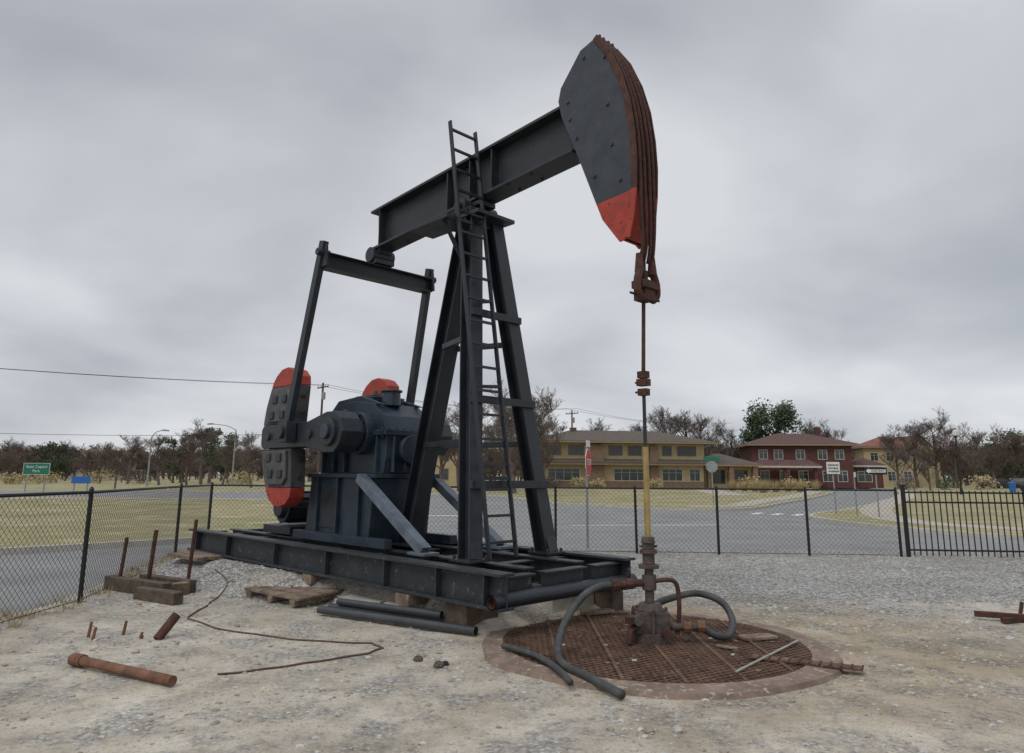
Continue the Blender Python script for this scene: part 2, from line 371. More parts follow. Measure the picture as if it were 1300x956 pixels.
for ang in (math.radians(33),math.radians(-33)):
    d=Vector((math.cos(ang),math.sin(ang)));p=Vector((-d.y,d.x)); o=-r+.03
    while o<r:
        h=math.sqrt(r*r-o*o)
        if h>.1:
            a=p*o-d*h;b=p*o+d*h;zz_=.036+(.003 if ang>0 else 0)
            m_.obox((a.x,a.y,zz_),(b.x,b.y,zz_),(0,0,1),.015,.02,'grate')
        o+=.06
for o in (-.95,-.48,0,.48,.95):
    h=math.sqrt(r*r-o*o); m_.obox((o,-h,.045),(o,h,.045),(0,0,1),.03,.026,'grate')
m_.obj('grating',cel)
m_=MB()
m_.obox((.75,-.62,.062),(1.55,-1.0,.06),(0,0,1),.13,.014,'grate')
for i in range(12): 
    t=i/11; m_.obox((.75+.8*t-.03,-.62-.38*t-.055,.073),(.75+.8*t+.03,-.62-.38*t+.055,.073),(0,0,1),.015,.006,'rust')
m_.obj('steel_step',cel)

# ------------------------------------------------------------ PUMP JACK
PJ=empty('pump_jack',(WX,WY,0),math.pi/2+TH)
H0,H1=.315,.665
m_=MB()
for y in (1.01,-1.01): m_.ibeam((.95,y,(H0+H1)/2),(8.74,y,(H0+H1)/2),(0,0,1),.2,.35,'skid',.03,.02)
for y in (.42,-.42): m_.ibeam((1.22,y,.50),(8.5,y,.50),(0,0,1),.15,.30,'skid',.022,.016)
for x in (1.12,1.93,2.85,3.7,4.7,5.8,7.0,7.9,8.62):
    for a,b in ((.998,.497),(.343,-.343),(-.497,-.998)):
        m_.ibeam((x,a,.485),(x,b,.485),(0,0,1),.14,.26,'skid',.02,.014)
for x in (1.2,1.95,2.9,4.2,5.6,7.2,8.4):
    for y in (1.065,-1.065): m_.box(x-.008,x+.008,y-.044,y+.035,H0+.031,H1-.031,'skid')
m_.obj('skid_base',PJ,bevel=.004)
m_=MB(); m_.tube((1.03,1.15,.40),(1.03,-1.15,.40),.075,.075,'steel',20,False); m_.tube((1.03,1.15,.40),(1.03,-1.15,.40),.058,.058,'rust',20,False)
m_.tube((1.03,1.08,.40),(1.03,-1.08,.40),.057,.057,'rust',20,True)
m_.obj('skid_roll_pipe',PJ)
m_=MB()
for x in (2.5,4.6,7.6): m_.obox((x,1.12,.25),(x,-1.4,.25),(0,0,1),.24,.12,'wood')
m_.obj('sleepers',PJ)
m_=MB(); m_.box(1.45,2.0,-.95,-.2,.06,.25,'conc'); m_.box(1.55,1.9,.55,1.0,.01,.312,'wood2'); m_.box(1.2,1.75,-1.2,-.97,.02,.312,'wood2'); m_.obj('skid_supports',PJ,bevel=.01)
# samson post
m_=MB(); ft=[(1.93,.63),(1.93,-.63)]
for x,y in ft:
    m_.ibeam((x,y,H1),(2.5,y*.3,4.93),(1,0,0),.2,.2,'steel',.02,.016)
    m_.box(x-.17,x+.17,y-.16,y+.16,H1+.001,H1+.03,'steel')
    m_.obox((x-.12,y,H1+.03),(x-.02,y*.96,H1+.35),(0,1,0),.02,.16,'steel')
    for a,b in ((-.13,-.12),(-.13,.12),(.13,-.12),(.13,.12)): m_.tube((x+a,y+b,H1+.03),(x+a,y+b,H1+.07),.02,.02,'rust',6)
m_.ibeam((3.9,0,H1),(2.78,0,4.93),(1,0,0),.24,.24,'steel',.022,.018)
m_.box(3.7,4.08,-.2,.2,H1+.001,H1+.03,'steel')
def leg(z): 
    t=(z-H1)/(4.93-H1); return 1.93+.57*t,.63*(1-.7*t)
for z in (1.5,2.5,3.6):
    x,y=leg(z); m_.obox((x-.115,y+.1,z),(x-.115,-y-.1,z),(0,0,1),.06,.09,'steel')
for z in (2.0,3.3):
    x,y=leg(z); t=(z-H1)/(4.93-H1); xr=3.9-1.12*t
    m_.obox((x+.1,y*.98,z),(xr-.1,.12,z),(0,0,1),.05,.07,'steel')
    m_.obox((x+.1,-y*.98,z),(xr-.1,-.12,z),(0,0,1),.05,.07,'steel')
m_.box(2.22,3.05,-.33,.33,4.93,4.98,'steel'); m_.box(2.34,2.92,-.27,.27,4.981,5.02,'steel')
for y in (.2,-.2):
    m_.box(2.44,2.82,y-.07,y+.07,5.021,5.09,'steel')
    m_.tube((2.63,y-.1,5.12),(2.63,y+.1,5.12),.11,.11,'steel',20)
m_.tube((2.63,-.36,5.12),(2.63,.36,5.12),.05,.05,'steel',14)
m_.box(2.40,2.86,-.14,.14,5.14,5.205,'steel')
for x in (2.5,2.76):
    for y in (.3,-.3): m_.tube((x,y,4.85),(x,y,5.06),.018,.018,'steel',6)
m_.obj('samson_post',PJ,bevel=.004)
m_=MB(); 
m_.box(2.3,3.1,.36,.78,4.76,4.80,'steel')
m_.obox((2.45,.7,4.76),(2.5,.25,4.2),(1,0,0),.04,.04,'steel')
m_.obj('service_platform',PJ)
# ladder
m_=MB()
b0=Vector((1.70,.13,.70));b1=Vector((1.70,.55,.70));t0=Vector((2.46,.20,6.15));t1=Vector((2.46,.64,6.15))
for a,b in ((b0,t0),(b1,t1)): m_.obox(a,b,(0,1,0),.055,.022,'steel')
for i in range(19):
    t=(i+.6)/19
    a=b0.lerp(t0,t);b=b1.lerp(t1,t); m_.obox(a,b,(0,0,1),.03,.03,'steel')
for t in (.16,.36,.56,.76):
    a=b0.lerp(t0,t); x,y=leg(a.z); m_.obox((a.x,a.y,a.z),(x,min(y,.62),a.z),(0,0,1),.03,.04,'steel')
m_.obj('ladder',PJ)
# walking beam
m_=MB()
cb=lambda x: 5.39+(4.95-x)*.065
m_.ibeam((4.95,0,cb(4.95)),(.82,0,cb(.82)),(0,0,1),.32,.66,'beam',.04,.03)
for x in (4.75,3.1,2.63,2.2):
    z=cb(x)
    for s_ in (1,-1):
        m_.box(x-.012,x+.012,min(s_*.016,s_*.14),max(s_*.016,s_*.14),z-.285,z+.285,'beam')
m_.obox((1.15,0,cb(1.15)+.335),(4.5,0,cb(4.5)+.335),(0,0,1),.2,.012,'beam')
for x in (1.5,1.9,3.5,3.9,4.3):
    for y in (.1,-.1): m_.tube((x,y,cb(x)-.33),(x,y,cb(x)-.355),.018,.018,'rust',6)
m_.obj('walking_beam',PJ,bevel=.005)
# horsehead
dx=.03; hw=.16
fr=[(.38,6.60),(.20,6.33),(.05,5.98),(-.05,5.62),(-.10,5.25),(-.115,4.92),(-.10,4.60)]
fr2=[(-.065,4.32),(.0,4.08)]
top=[(.60,6.54),(.91,6.18),(.95,6.02),(.90,5.80),(.73,5.40),(.58,5.02),(.40,4.56)]
sh=lambda P_: [(a+dx,b) for a,b in P_]
fr,fr2,top=sh(fr),sh(fr2),sh(top)
m_=MB()
for s_ in (1,-1):
    y0,y1=(hw,hw+.022) if s_>0 else (-hw-.022,-hw)
    m_.prism(fr+top[::-1],y0,y1,'head')
    m_.prism([fr[-1]]+fr2+[(.10+dx,4.06),(.32+dx,4.36),top[-1]],y0,y1,'red')
ff=fr+fr2
for i in range(len(ff)-1):
    a,b=ff[i],ff[i+1]
    m_.obox((a[0]+.012,0,a[1]),(b[0]+.012,0,b[1]),(1,0,0),hw*2-.002,.02,'rust' if i<6 else 'red')
for i in (0,4,5):
    a,b=top[i],top[i+1]; m_.obox((a[0]-.02,0,a[1]),(b[0]-.02,0,b[1]),(1,0,0),hw*2-.004,.016,'head')
m_.obox((.41,0,6.58),(.63,0,6.53),(0,0,1),hw*2-.004,.018,'head')
m_.obox((.35,0,4.38),(.10,0,4.08),(1,0,0),hw*2-.004,.018,'red')
for y in (hw+.034,-hw-.034):
    for i in range(len(ff)-1):
        a,b=ff[i],ff[i+1]
        m_.obox((a[0]-.012,y,a[1]),(b[0]-.012,y,b[1]),(1,0,0),.02,.07,'rust' if i<6 else 'red')
for x,z in ((.83,5.95),(.80,5.72),(.70,5.45),(.28,6.3),(.58,6.42),(.45,4.9),(.1,4.75),(.2,5.2),(.25,5.7)):
    m_.tube((x,hw+.022,z),(x,hw+.04,z),.022,.018,'head',8)
m_.obj('horsehead',PJ)
m_=MB()
for y in (.12,.045,-.045,-.12):
    pts=[Vector((.54,y*.6,6.61)),Vector((.40,y,6.645))]
    for i,p in enumerate(ff[:-1]):
        q=Vector((p[0]-.033,y,p[1]))
        if p[1]<4.95: q.x=min(q.x,-.118)
        pts.append(q)
    pts+=[Vector((-.11,y*.8,4.0)),Vector((-.07,y*.9,3.82))]
    m_.path(pts,.021,'rope',7,3)
m_.obj('wire_rope_bridle',PJ,smooth=True)
cxx=-.03
m_=MB()
for y in (.115,-.115):
    m_.tube((cxx-.04,y,3.90),(cxx-.04,y,3.70),.035,.055,'rust',10)
    m_.path([(cxx-.05,y,3.72),(cxx-.05,y*1.45,3.62),(cxx-.05,y*1.5,3.50),(cxx-.05,y*.9,3.43),(cxx-.05,y*.45,3.47)],.042,'rust',8,4)
m_.box(cxx-.12,cxx+.05,-.14,.14,3.53,3.61,'rust')
m_.box(cxx-.09,cxx+.06,-.09,.09,3.41,3.525,'rust')
m_.tube((cxx-.02,-.26,3.455),(cxx-.02,.26,3.455),.014,.014,'rust',8)
m_.tube((cxx,0,3.62),(cxx,0,3.74),.055,.05,'rust',6); m_.tube((cxx,0,3.74),(cxx,0,3.86),.035,.035,'rust',8)
m_.obj('carrier_bar',PJ,bevel=.006)
m_=MB()
m_.tube((cxx,0,3.42),(0,0,2.6),.021,.021,'rust',10)
for z,r in ((2.42,.05),(2.52,.058),(2.60,.05)): m_.box(-r,r,-r*.8,r*.8,z,z+.07,'rust'); 
for z in (2.455,2.555): m_.tube((-.08,.03,z),(.08,.03,z),.012,.012,'rust',6)
m_.tube((0,0,2.42),(0,0,1.9),.019,.019,'steel',10)
m_.tube((0,0,1.9),(0,0,1.02),.03,.03,'brass',14)
m_.obj('polished_rod',PJ)
m_=MB()
m_.ibeam((4.89,.98,4.70),(4.89,-.98,4.70),(0,0,1),.2,.24,'steel',.02,.02)
for s_ in (1,-1):
    m_.prism([(4.76,4.60),(5.02,4.60),(5.0,4.93),(4.89,4.99),(4.80,4.93)],s_*.99-.02,s_*.99+.02,'steel')
    m_.tube((4.89,s_*.90,4.82),(4.89,s_*1.10,4.82),.055,.055,'steel',12)
m_.box(4.74,5.04,-.17,.17,4.83,4.90,'steel')
m_.tube((4.89,-.2,4.98),(4.89,.2,4.98),.12,.12,'steel',18)
m_.box(4.75,5.03,-.13,.13,5.0,5.08,'steel')
m_.obj('equalizer',PJ,bevel=.004)
PIN=(5.50,2.20)
m_=MB()
for s_ in (1,-1):
    y=s_*.99
    m_.obox((4.89,y,5.0),(PIN[0],s_*1.06,PIN[1]+.1),(0,1,0),.13,.09,'steel')
    m_.box(PIN[0]-.13,PIN[0]+.13,min(s_*.99,s_*1.15),max(s_*.99,s_*1.15),PIN[1]-.14,PIN[1]+.16,'steel')
    m_.tube((PIN[0],s_*.80,PIN[1]),(PIN[0],s_*1.2,PIN[1]),.09,.09,'steel',16)
m_.obj('pitman_arms',PJ,bevel=.006)
for s_ in (1,-1):
    m_=MB(); y0,y1=sorted((s_*.64,s_*.97))
    m_.prism([(4.24,2.0),(4.36,1.90),(4.6,1.90),(5.1,1.99),(6.45,1.99),(6.52,2.06),(6.52,2.28),(6.45,2.35),(5.1,2.35),(4.6,2.46),(4.36,2.46),(4.24,2.36),(4.16,2.18)],y0,y1,'steel')
    m_.tube((4.48,s_*.5,2.18),(4.48,s_*1.02,2.18),.2,.19,'steel',20)
    m_.tube((4.48,s_*1.02,2.18),(4.48,s_*1.07,2.18),.1,.1,'blue',16)
    for x in (5.0,5.95,6.25): m_.tube((x,s_*.95,2.17),(x,s_*1.01,2.17),.06,.06,'steel',12)
    m_.obj('crank_arm',PJ,bevel=.012)
    m_=MB(); y0,y1=sorted((s_*.70,s_*.94)); y2,y3=sorted((s_*.941,s_*.985))
    def lobe(sg):
        f=lambda a,b:(a,2.17+sg*b)
        m_.prism([f(5.60,.186),f(5.54,.76),f(6.34,.76),f(6.48,.45),f(6.54,.186)],y0,y1,'wt')
        m_.prism([f(5.54,.762),f(5.56,.9),f(5.68,1.0),f(5.86,1.05),f(6.04,1.03),f(6.2,.94),f(6.29,.85),f(6.34,.762)],y0,y1,'red')
        m_.prism([f(5.68,.22),f(5.64,.62),f(5.74,.72),f(6.2,.72),f(6.34,.46),f(6.38,.22)],y2,y3,'wt')
        for x,b in ((5.80,.56),(6.10,.56),(5.85,.32),(6.18,.32)): 
            a,b2=sorted((s_*.985,s_*1.01)); m_.box(x-.07,x+.07,a,b2,min(2.17+sg*(b-.06),2.17+sg*(b+.06)),max(2.17+sg*(b-.06),2.17+sg*(b+.06)),'steel')
        for z in (.35,.6): m_.tube((5.55,s_*.82,2.17+sg*z),(5.50,s_*.82,2.17+sg*z),.035,.035,'rust',6)
    lobe(1);lobe(-1)
    m_.obj('counterweight',PJ,bevel=.012)
# gearbox
m_=MB()
m_.prism([(4.15,H1),(5.85,H1),(5.72,1.56),(4.05,1.56)],-.5,.5,'blue')
m_.box(3.95,5.75,-.56,.56,1.561,1.62,'blue')
for x in (4.35,4.9,5.45):
    for s_ in (1,-1): m_.box(x-.015,x+.015,min(s_*.501,s_*.56),max(s_*.501,s_*.56),H1+.002,1.56,'blue')
m_.box(4.97,5.38,.502,.52,.85,1.4,'steel')
m_.obox((3.6,.55,H1+.06),(6.0,.55,H1+.06),(0,0,1),.12,.12,'blue');m_.obox((3.6,-.55,H1+.06),(6.0,-.55,H1+.06),(0,0,1),.12,.12,'blue')
m_.obj('gearbox_pedestal',PJ,bevel=.006)
m_=MB()
body=[(4.0,1.621),(5.62,1.621),(5.66,2.0),(5.62,2.3),(5.45,2.52),(5.2,2.62),(4.75,2.66),(4.3,2.60),(4.05,2.42),(3.95,2.15),(3.95,1.85)]
m_.prism(body,-.40,.40,'blue')
m_.box(3.9,5.70,-.46,.46,2.14,2.22,'blue')
m_.tube((4.48,-.56,2.18),(4.48,.56,2.18),.30,.30,'blue',28)
m_.tube((4.48,.56,2.18),(4.48,.60,2.18),.22,.2,'steel',24)
m_.tube((5.3,-.52,2.3),(5.3,.52,2.3),.17,.17,'blue',24)
m_.tube((4.95,-.50,2.42),(4.95,.50,2.42),.13,.13,'blue',20)
m_.tube((3.86,0,1.95),(3.96,0,1.95),.2,.22,'blue',22)
m_.box(4.5,5.2,-.28,.28,2.66,2.73,'blue'); m_.box(4.62,5.08,-.2,.2,2.731,2.77,'blue')
m_.tube((4.85,0,2.77),(4.85,0,2.86),.05,.03,'steel',10)
m_.tube((4.3,.1,2.58),(4.3,.1,2.78),.14,.13,'blue',18); m_.tube((4.3,.1,2.78),(4.3,.1,2.81),.16,.16,'blue',18)
for y in (.34,-.34,0): m_.prism([(4.1,2.58),(4.7,2.74),(5.3,2.70),(5.6,2.46),(5.3,2.5),(4.6,2.6)],y-.02,y+.02,'blue')
for y in (-.3,-.1,.1,.3): m_.box(3.89,3.951,y-.012,y+.012,1.64,2.13,'blue')
for x in (4.1,4.9,5.2,5.5): m_.box(x-.012,x+.012,.401,.47,1.64,2.13,'blue')
for i in range(9):
    x=4.0+i*.2
    m_.tube((x,.43,2.22),(x,.43,2.25),.02,.02,'steel',6); m_.tube((x,.43,2.11),(x,.43,2.14),.02,.02,'steel',6)
for i in range(7):
    y=-.4+i*.13; m_.tube((3.925,y,2.22),(3.925,y,2.25),.016,.016,'steel',6)
for i in range(10):
    a=2*math.pi*i/10; m_.tube((4.48+.255*math.cos(a),.56,2.18+.255*math.sin(a)),(4.48+.255*math.cos(a),.585,2.18+.255*math.sin(a)),.02,.02,'steel',6)
m_.tube((5.3,-.52,2.3),(5.3,-.60,2.3),.30,.30,'steel',24)
m_.obj('gearbox',PJ,bevel=.01)
m_=MB()
m_.box(6.3,7.2,-.35,.5,H1+.01,.80,'steel')
m_.tube((6.75,-.3,1.08),(6.75,.42,1.08),.24,.24,'steel',20);m_.tube((6.75,.42,1.08),(6.75,.50,1.08),.18,.15,'steel',16)
for i in range(10):
    a=2*math.pi*i/10; m_.obox((6.75+.25*math.cos(a),-.25,1.08+.25*math.sin(a)),(6.75+.25*math.cos(a),.36,1.08+.25*math.sin(a)),(math.cos(a),0,math.sin(a)),.012,.03,'steel')
m_.tube((6.75,-.36,1.08),(6.75,-.5,1.08),.14,.14,'steel',16)
m_.obj('electric_motor',PJ,bevel=.006)
m_=MB()
for s_ in (1,-1):
    m_.obox((4.20,s_*.62,1.56),(2.75,s_*.62,.70),(0,0,1),.14,.015,'grey',0,.06);m_.obox((4.20,s_*.62,1.56),(2.75,s_*.62,.70),(0,0,1),.015,.10,'grey',.062,0);m_.obox((4.20,s_*.62,1.56),(2.75,s_*.62,.70),(0,0,1),.015,.10,'grey',-.062,0)
    m_.box(2.62,2.95,s_*.62-.12,s_*.62+.12,H1+.002,.70,'grey')
m_.obj('diagonal_braces',PJ,bevel=.003)

# ------------------------------------------------------------ wellhead
WH=empty('wellhead',(WX,WY,0))
m_=MB()
m_.tube((0,0,.03),(0,0,.14),.17,.17,'iron',18); 
m_.box(-.16,.16,-.14,.14,.14,.33,'iron'); m_.tube((0,0,.33),(0,0,.40),.14,.10,'iron',16)
m_.box(-.20,-.161,-.08,.08,.17,.29,'iron')
for a in range(8):
    t=a*math.pi/4; m_.tube((.155*math.cos(t),.155*math.sin(t),.10),(.155*math.cos(t),.155*math.sin(t),.36),.018,.018,'iron',6)
m_.tube((0,0,.40),(0,0,.78),.045,.045,'iron',12)
m_.tube((0,0,.52),(0,0,.66),.07,.07,'iron',12)
m_.tube((0,0,.72),(0,0,.76),.10,.10,'iron',14);m_.tube((0,0,.76),(0,0,.86),.06,.06,'iron',12);m_.tube((0,0,.86),(0,0,.90),.085,.085,'iron',8)
m_.tube((0,0,.90),(0,0,.96),.06,.06,'iron',12);m_.tube((0,0,.96),(0,0,1.02),.075,.06,'iron',8)
m_.tube((-.09,0,.93),(.09,0,.93),.014,.014,'iron',6)
m_.obj('casing_head',WH,bevel=.006)
m_=MB()
m_.path([(0,0,.59),(-.18,-.03,.58),(-.30,-.05,.57)],.036,'rust',10); m_.tube((-.30,-.05,.57),(-.38,-.06,.565),.055,.055,'rust',8); m_.tube((-.16,-.03,.58),(-.23,-.035,.58),.05,.05,'rust',8)
m_.path([(.02,-.02,.60),(.16,-.04,.62),(.24,-.05,.60),(.27,-.05,.50),(.27,-.05,.30),(.24,-.06,.12)],.022,'rust',8,3)
m_.path([(.1,-.05,.2),(.35,-.08,.19),(.45,-.08,.20)],.035,'iron',10); m_.tube((.3,-.075,.19),(.37,-.08,.19),.055,.055,'rust2',8);m_.tube((.43,-.08,.20),(.50,-.08,.20),.055,.055,'rust2',8)
m_.path([(-.1,-.08,.2),(-.22,-.16,.18),(-.24,-.18,.06)],.03,'rust',10); m_.tube((-.22,-.16,.24),(-.22,-.16,.30),.05,.05,'rust',8)
m_.path([(-.13,.1,.28),(-.16,.02,.36),(-.1,-.12,.30)],.012,'rust',6,3)
m_.tube((-.14,-.12,.27),(-.14,-.2,.27),.05,.05,'iron',10); m_.tube((.12,-.14,.16),(.12,-.22,.16),.045,.045,'rust',10)
m_.obj('pipe_fittings',WH)
m_=MB()
m_.path([(-.36,-.06,.57),(-.5,-.1,.56),(-.68,-.22,.48),(-.86,-.45,.30),(-.95,-.75,.12),(-.90,-1.05,.075),(-.74,-1.35,.07),(-.55,-1.75,.06)],.034,'hose',12,6)
m_.path([(.0,.12,.33),(.25,.25,.40),(.55,.32,.44),(.78,.26,.36),(.84,.14,.20),(.74,0,.10),(.60,-.07,.12),(.48,-.08,.19)],.034,'hose',12,6)
m_.path([(-1.42,-.42,.09),(-1.15,-.72,.085),(-.98,-1.15,.085),(-.9,-1.5,.075)],.026,'hose',10,5)
m_.obj('hoses',WH,smooth=True)

# ------------------------------------------------------------ loose site objects
def slab(name,cx,cy,L,W_,T,ang,k,z=None,tilt=0):
    m=MB(); m.box(-L/2,L/2,-W_/2,W_/2,0,T,k); o=m.obj(name,bevel=.006); o.location=(cx,cy,(padz(cx,cy) if z is None else z)+.005); o.rotation_euler=(0,tilt,ang); return o
slab('concrete_block',-1.75,8.90,.62,.36,.09,-.35,'conc',z=.05); slab('concrete_block',-1.12,8.45,.60,.32,.10,-.6,'conc',z=.05,tilt=.04)
m_=MB()
for i in range(5): m_.box(-.62,.62,-.45+i*.19,-.29+i*.19,.07,.10,'wood')
for x in (-.5,0,.5): m_.box(x-.05,x+.05,-.46,.48,0,.068,'wood')
o=m_.obj('wood_pallet',bevel=.004); o.location=(-2.72,9.62,.06); o.rotation_euler=(.05,.0,-.70)
m_=MB()
for i in range(3): m_.box(-.5,.5,-.3+i*.21,-.12+i*.21,.0,.05,'wood')
o=m_.obj('wood_planks'); o.location=(-5.0,11.8,padz(-5,11.8)+.02); o.rotation_euler=(0,0,-.7)
pb=empty('plastic_pipes',(0,0,0))
for i,(a,b,r) in enumerate((((-2.20,8.55,.075),(-.34,7.46,.075),.043),((-2.12,8.72,.075),(-.60,7.86,.085),.043),((-2.0,8.62,.155),(-.72,7.84,.155),.038))):
    m_=MB(); m_.tube(a,b,r,r,'plast',16,False); m_.tube(a,b,r*.85,r*.85,'dark_hollow',16,False); m_.obj('pipe_%d'%(i+1),pb,smooth=True)
m_=MB(); m_.tube((-3.62,6.28,.07),(-2.55,5.72,.06),.038,.038,'rust2',14); m_.tube((-3.66,6.30,.07),(-3.54,6.24,.07),.05,.05,'rust2',14); m_.obj('rusty_pipe')
for x,y,h,r in ((-5.42,10.2,.72,.025),(-5.02,10.2,.82,.03),(-4.60,10.5,.95,.027)):
    m_=MB(); m_.tube((x,y,0),(x+.04,y+.02,h),r,r,'rust',8); m_.obj('rusty_stake')
for x,y,h in ((-4.15,7.35,.16),(-4.02,7.2,.14),(-3.86,7.45,.15),(-3.63,7.33,.07),(-3.6,7.28,.05)):
    m_=MB(); m_.tube((x,y,0),(x+.02,y,h),.016,.014,'rust2',8); m_.obj('rusty_rod_stub')
m_=MB(); m_.tube((-3.42,7.25,.02),(-3.32,7.40,.22),.045,.045,'rust',12,False); m_.tube((-3.42,7.25,.02),(-3.32,7.40,.22),.038,.038,'rust2',12,False); m_.obj('rusty_pipe_stub')
tb=empty('timber_box',(-4.85,10.1,0.01),-.55)
m_=MB(); m_.box(-.75,.6,-.30,-.16,.0,.19,'wood2'); m_.box(-.65,.5,.14,.27,.0,.17,'wood2'); m_.box(.42,.56,-.155,.135,0,.16,'wood'); m_.box(-.5,-.38,-.155,.135,0,.12,'wood2'); m_.box(.3,1.15,-.50,-.36,.0,.15,'wood2'); m_.obj('timbers',tb,bevel=.01)
m_=MB(); pts=[(-4.4,10.9),(-3.9,10.2),(-3.75,9.3),(-3.6,8.3),(-3.0,7.7),(-2.1,7.3),(-1.35,7.15),(-1.18,6.98),(-1.3,6.75),(-1.9,6.3),(-2.5,5.95)]
pts2=[]
for i in range(len(pts)-1):
    for j in range(4):
        t=j/4; pts2.append((pts[i][0]*(1-t)+pts[i+1][0]*t+U(-.015,.015),pts[i][1]*(1-t)+pts[i+1][1]*t+U(-.02,.02)))
m_.path([(x,y,padz(x,y)+.008) for x,y in pts2],.009,'gcable',6,3); m_.obj('steel_cable',smooth=True)
def rock(name,x,y,r,k,sq=.7):
    import bmesh
    bm=bmesh.new(); bmesh.ops.create_icosphere(bm,subdivisions=3,radius=r)
    for v in bm.verts:
        nz_=mnoise.noise(v.co*(2.2/r)+Vector((x,y,0))); v.co*= 1+.35*nz_; v.co.z*=sq
    me=bpy.data.meshes.new(name); bm.to_mesh(me); bm.free(); me.materials.append(M[k]); o=bpy.data.objects.new(name,me); scene.collection.objects.link(o); o.location=(x,y,padz(x,y)+r*.4); return o
rock('white_rock',-1.02,8.35,.10,'white',1.1).location.z=.22
rock('dark_clod',-.80,6.55,.04,'wood2'); rock('dark_clod',-.60,6.35,.045,'wood2'); rock('dark_clod',-.55,6.42,.03,'black')
for i in range(20): rock('rock',U(-4.8,3.8),U(4.3,9.5),U(.015,.035),random.choice(['stone','stone2']))
slab('wood_scrap',2.42,7.3,.36,.16,.03,.3,'wood',z=.05); slab('wood_scrap',2.0,6.9,.2,.06,.02,-.6,'wood',z=.05); slab('wood_scrap',1.0,8.5,.4,.12,.04,.5,'wood',z=.055)
m_=MB()
for i in range(40):
    a=U(0,6.28);r_=U(.3,1.4);x=1.36+r_*math.cos(a);y=7.2+r_*math.sin(a);t=U(0,3.14);L=U(.015,.06)
    m_.obox((x,y,.055),(x+L*math.cos(t),y+L*math.sin(t),.055),(0,0,1),U(.015,.05),.008,random.choice(['wood','conc','rust','wood2']))
m_.obj('debris')
m_=MB(); m_.tube((1.82,6.05,.07),(2.75,7.15,.07),.009,.009,'conc',8); m_.obj('conduit')
m_=MB(); m_.obox((5.35,8.55,.08),(6.1,8.2,.08),(0,0,1),.06,.06,'rust'); m_.obox((5.5,8.3,.05),(6.2,8.5,.06),(0,0,1),.05,.05,'rust'); m_.tube((5.9,8.6,.02),(5.95,8.6,.2),.02,.02,'rust',6); m_.obj('scrap_iron')
m_=MB()
for i in range(150):
    y=U(4.5,15.4); x=leftx(y)+U(-.35,.25) 
    for j in range(14):
        a=U(0,6.28); p=Vector((x+U(-.05,.05),y+U(-.05,.05),padz(x,y)-.01)); q=p+Vector((math.cos(a)*U(.02,.1),math.sin(a)*U(.02,.1),U(.04,.16))); s=Vector((-math.sin(a),math.cos(a),0))*.004
        m_.add([p-s,p+s,q],[(0,1,2)],'dry')
m_.obj('dry_weeds',fix=False)

# ------------------------------------------------------------ fences
def chain_fence(name,pts,h=1.36,gap_posts=None,sp=.085):
    E=empty(name)
    mp_=MB(); ms=MB(); mr=MB()
    for i in range(len(pts)-1):
        a=Vector((*pts[i],0));b=Vector((*pts[i+1],0));L=(b-a).length;d=(b-a)/L
        n_=max(1,round(L/gap_posts)) if gap_posts else 1
        for j in range(n_+ (1 if i==len(pts)-2 else 0)):
            p=a+d*(L*j/n_); lean=Vector((U(-.012,.012),U(-.012,.012),0))
            mp_.tube(p,p+Vector((0,0,h+.03))+lean,.028,.028,'black',10); mp_.tube(p+Vector((0,0,h+.03))+lean,p+Vector((0,0,h+.07))+lean,.034,.012,'black',8)
        mr.tube(a+Vector((0,0,h)),b+Vector((0,0,h)),.02,.02,'black',8)
        mr.tube(a+Vector((0,0,.05)),b+Vector((0,0,.05)),.005,.005,'black',4)
        hh=h-.06
        off=Vector((d.y,-d.x,0))*.022
        x=-hh
        while x<L:
            for sgn in (1,-1):
                x0,x1,z0_,z1_=x,x+hh,.04,.04+hh
                if x0<0: z0_+= -x0; x0=0
                if x1>L: z1_-= x1-L; x1=L
                if x1-x0<.02: continue
                if sgn<0: z0_,z1_=hh+.08-z0_,hh+.08-z1_
                ms.tube(a+d*x0+off+Vector((0,0,z0_)),a+d*x1+off+Vector((0,0,z1_)),.0024,.0024,'black',3,False)
            x+=sp
    mp_.obj('posts',E);mr.obj('rails',E);ms.obj('mesh',E,fix=False)
chain_fence('chain_link_fence',[(-5.35,4.7),(-5.36,9.22),(-6.29,13.72),(-6.55,15.75)],gap_posts=4.5)
chain_fence('chain_link_fence',[(-6.55,15.75),(-3.4,15.65),(-.75,15.55),(4.37,15.32),(8.07,15.09)],gap_posts=1.86,sp=.1)
F=empty('iron_fence'); m_=MB(); a=Vector((8.2,15.05,0)); b=Vector((17.5,14.2,0)); L=(b-a).length; d=(b-a)/L
for z in (.16,1.12,1.32): m_.obox(a+Vector((0,0,z)),b+Vector((0,0,z)),(0,0,1),.03,.035,'black')
x=0
while x<L:
    p=a+d*x; m_.obox(p+Vector((0,0,.05)),p+Vector((0,0,1.36)),(1,0,0),.018,.018,'black'); x+=.12
m_.obj('pickets',F)
m_=MB()
for x in (0,2.4,4.8,7.2): 
    p=a+d*x; m_.obox(p,p+Vector((0,0,1.45)),(1,0,0),.065,.065,'black'); m_.obox(p+Vector((0,0,1.45)),p+Vector((0,0,1.48)),(1,0,0),.08,.08,'black')
m_.obj('posts',F)

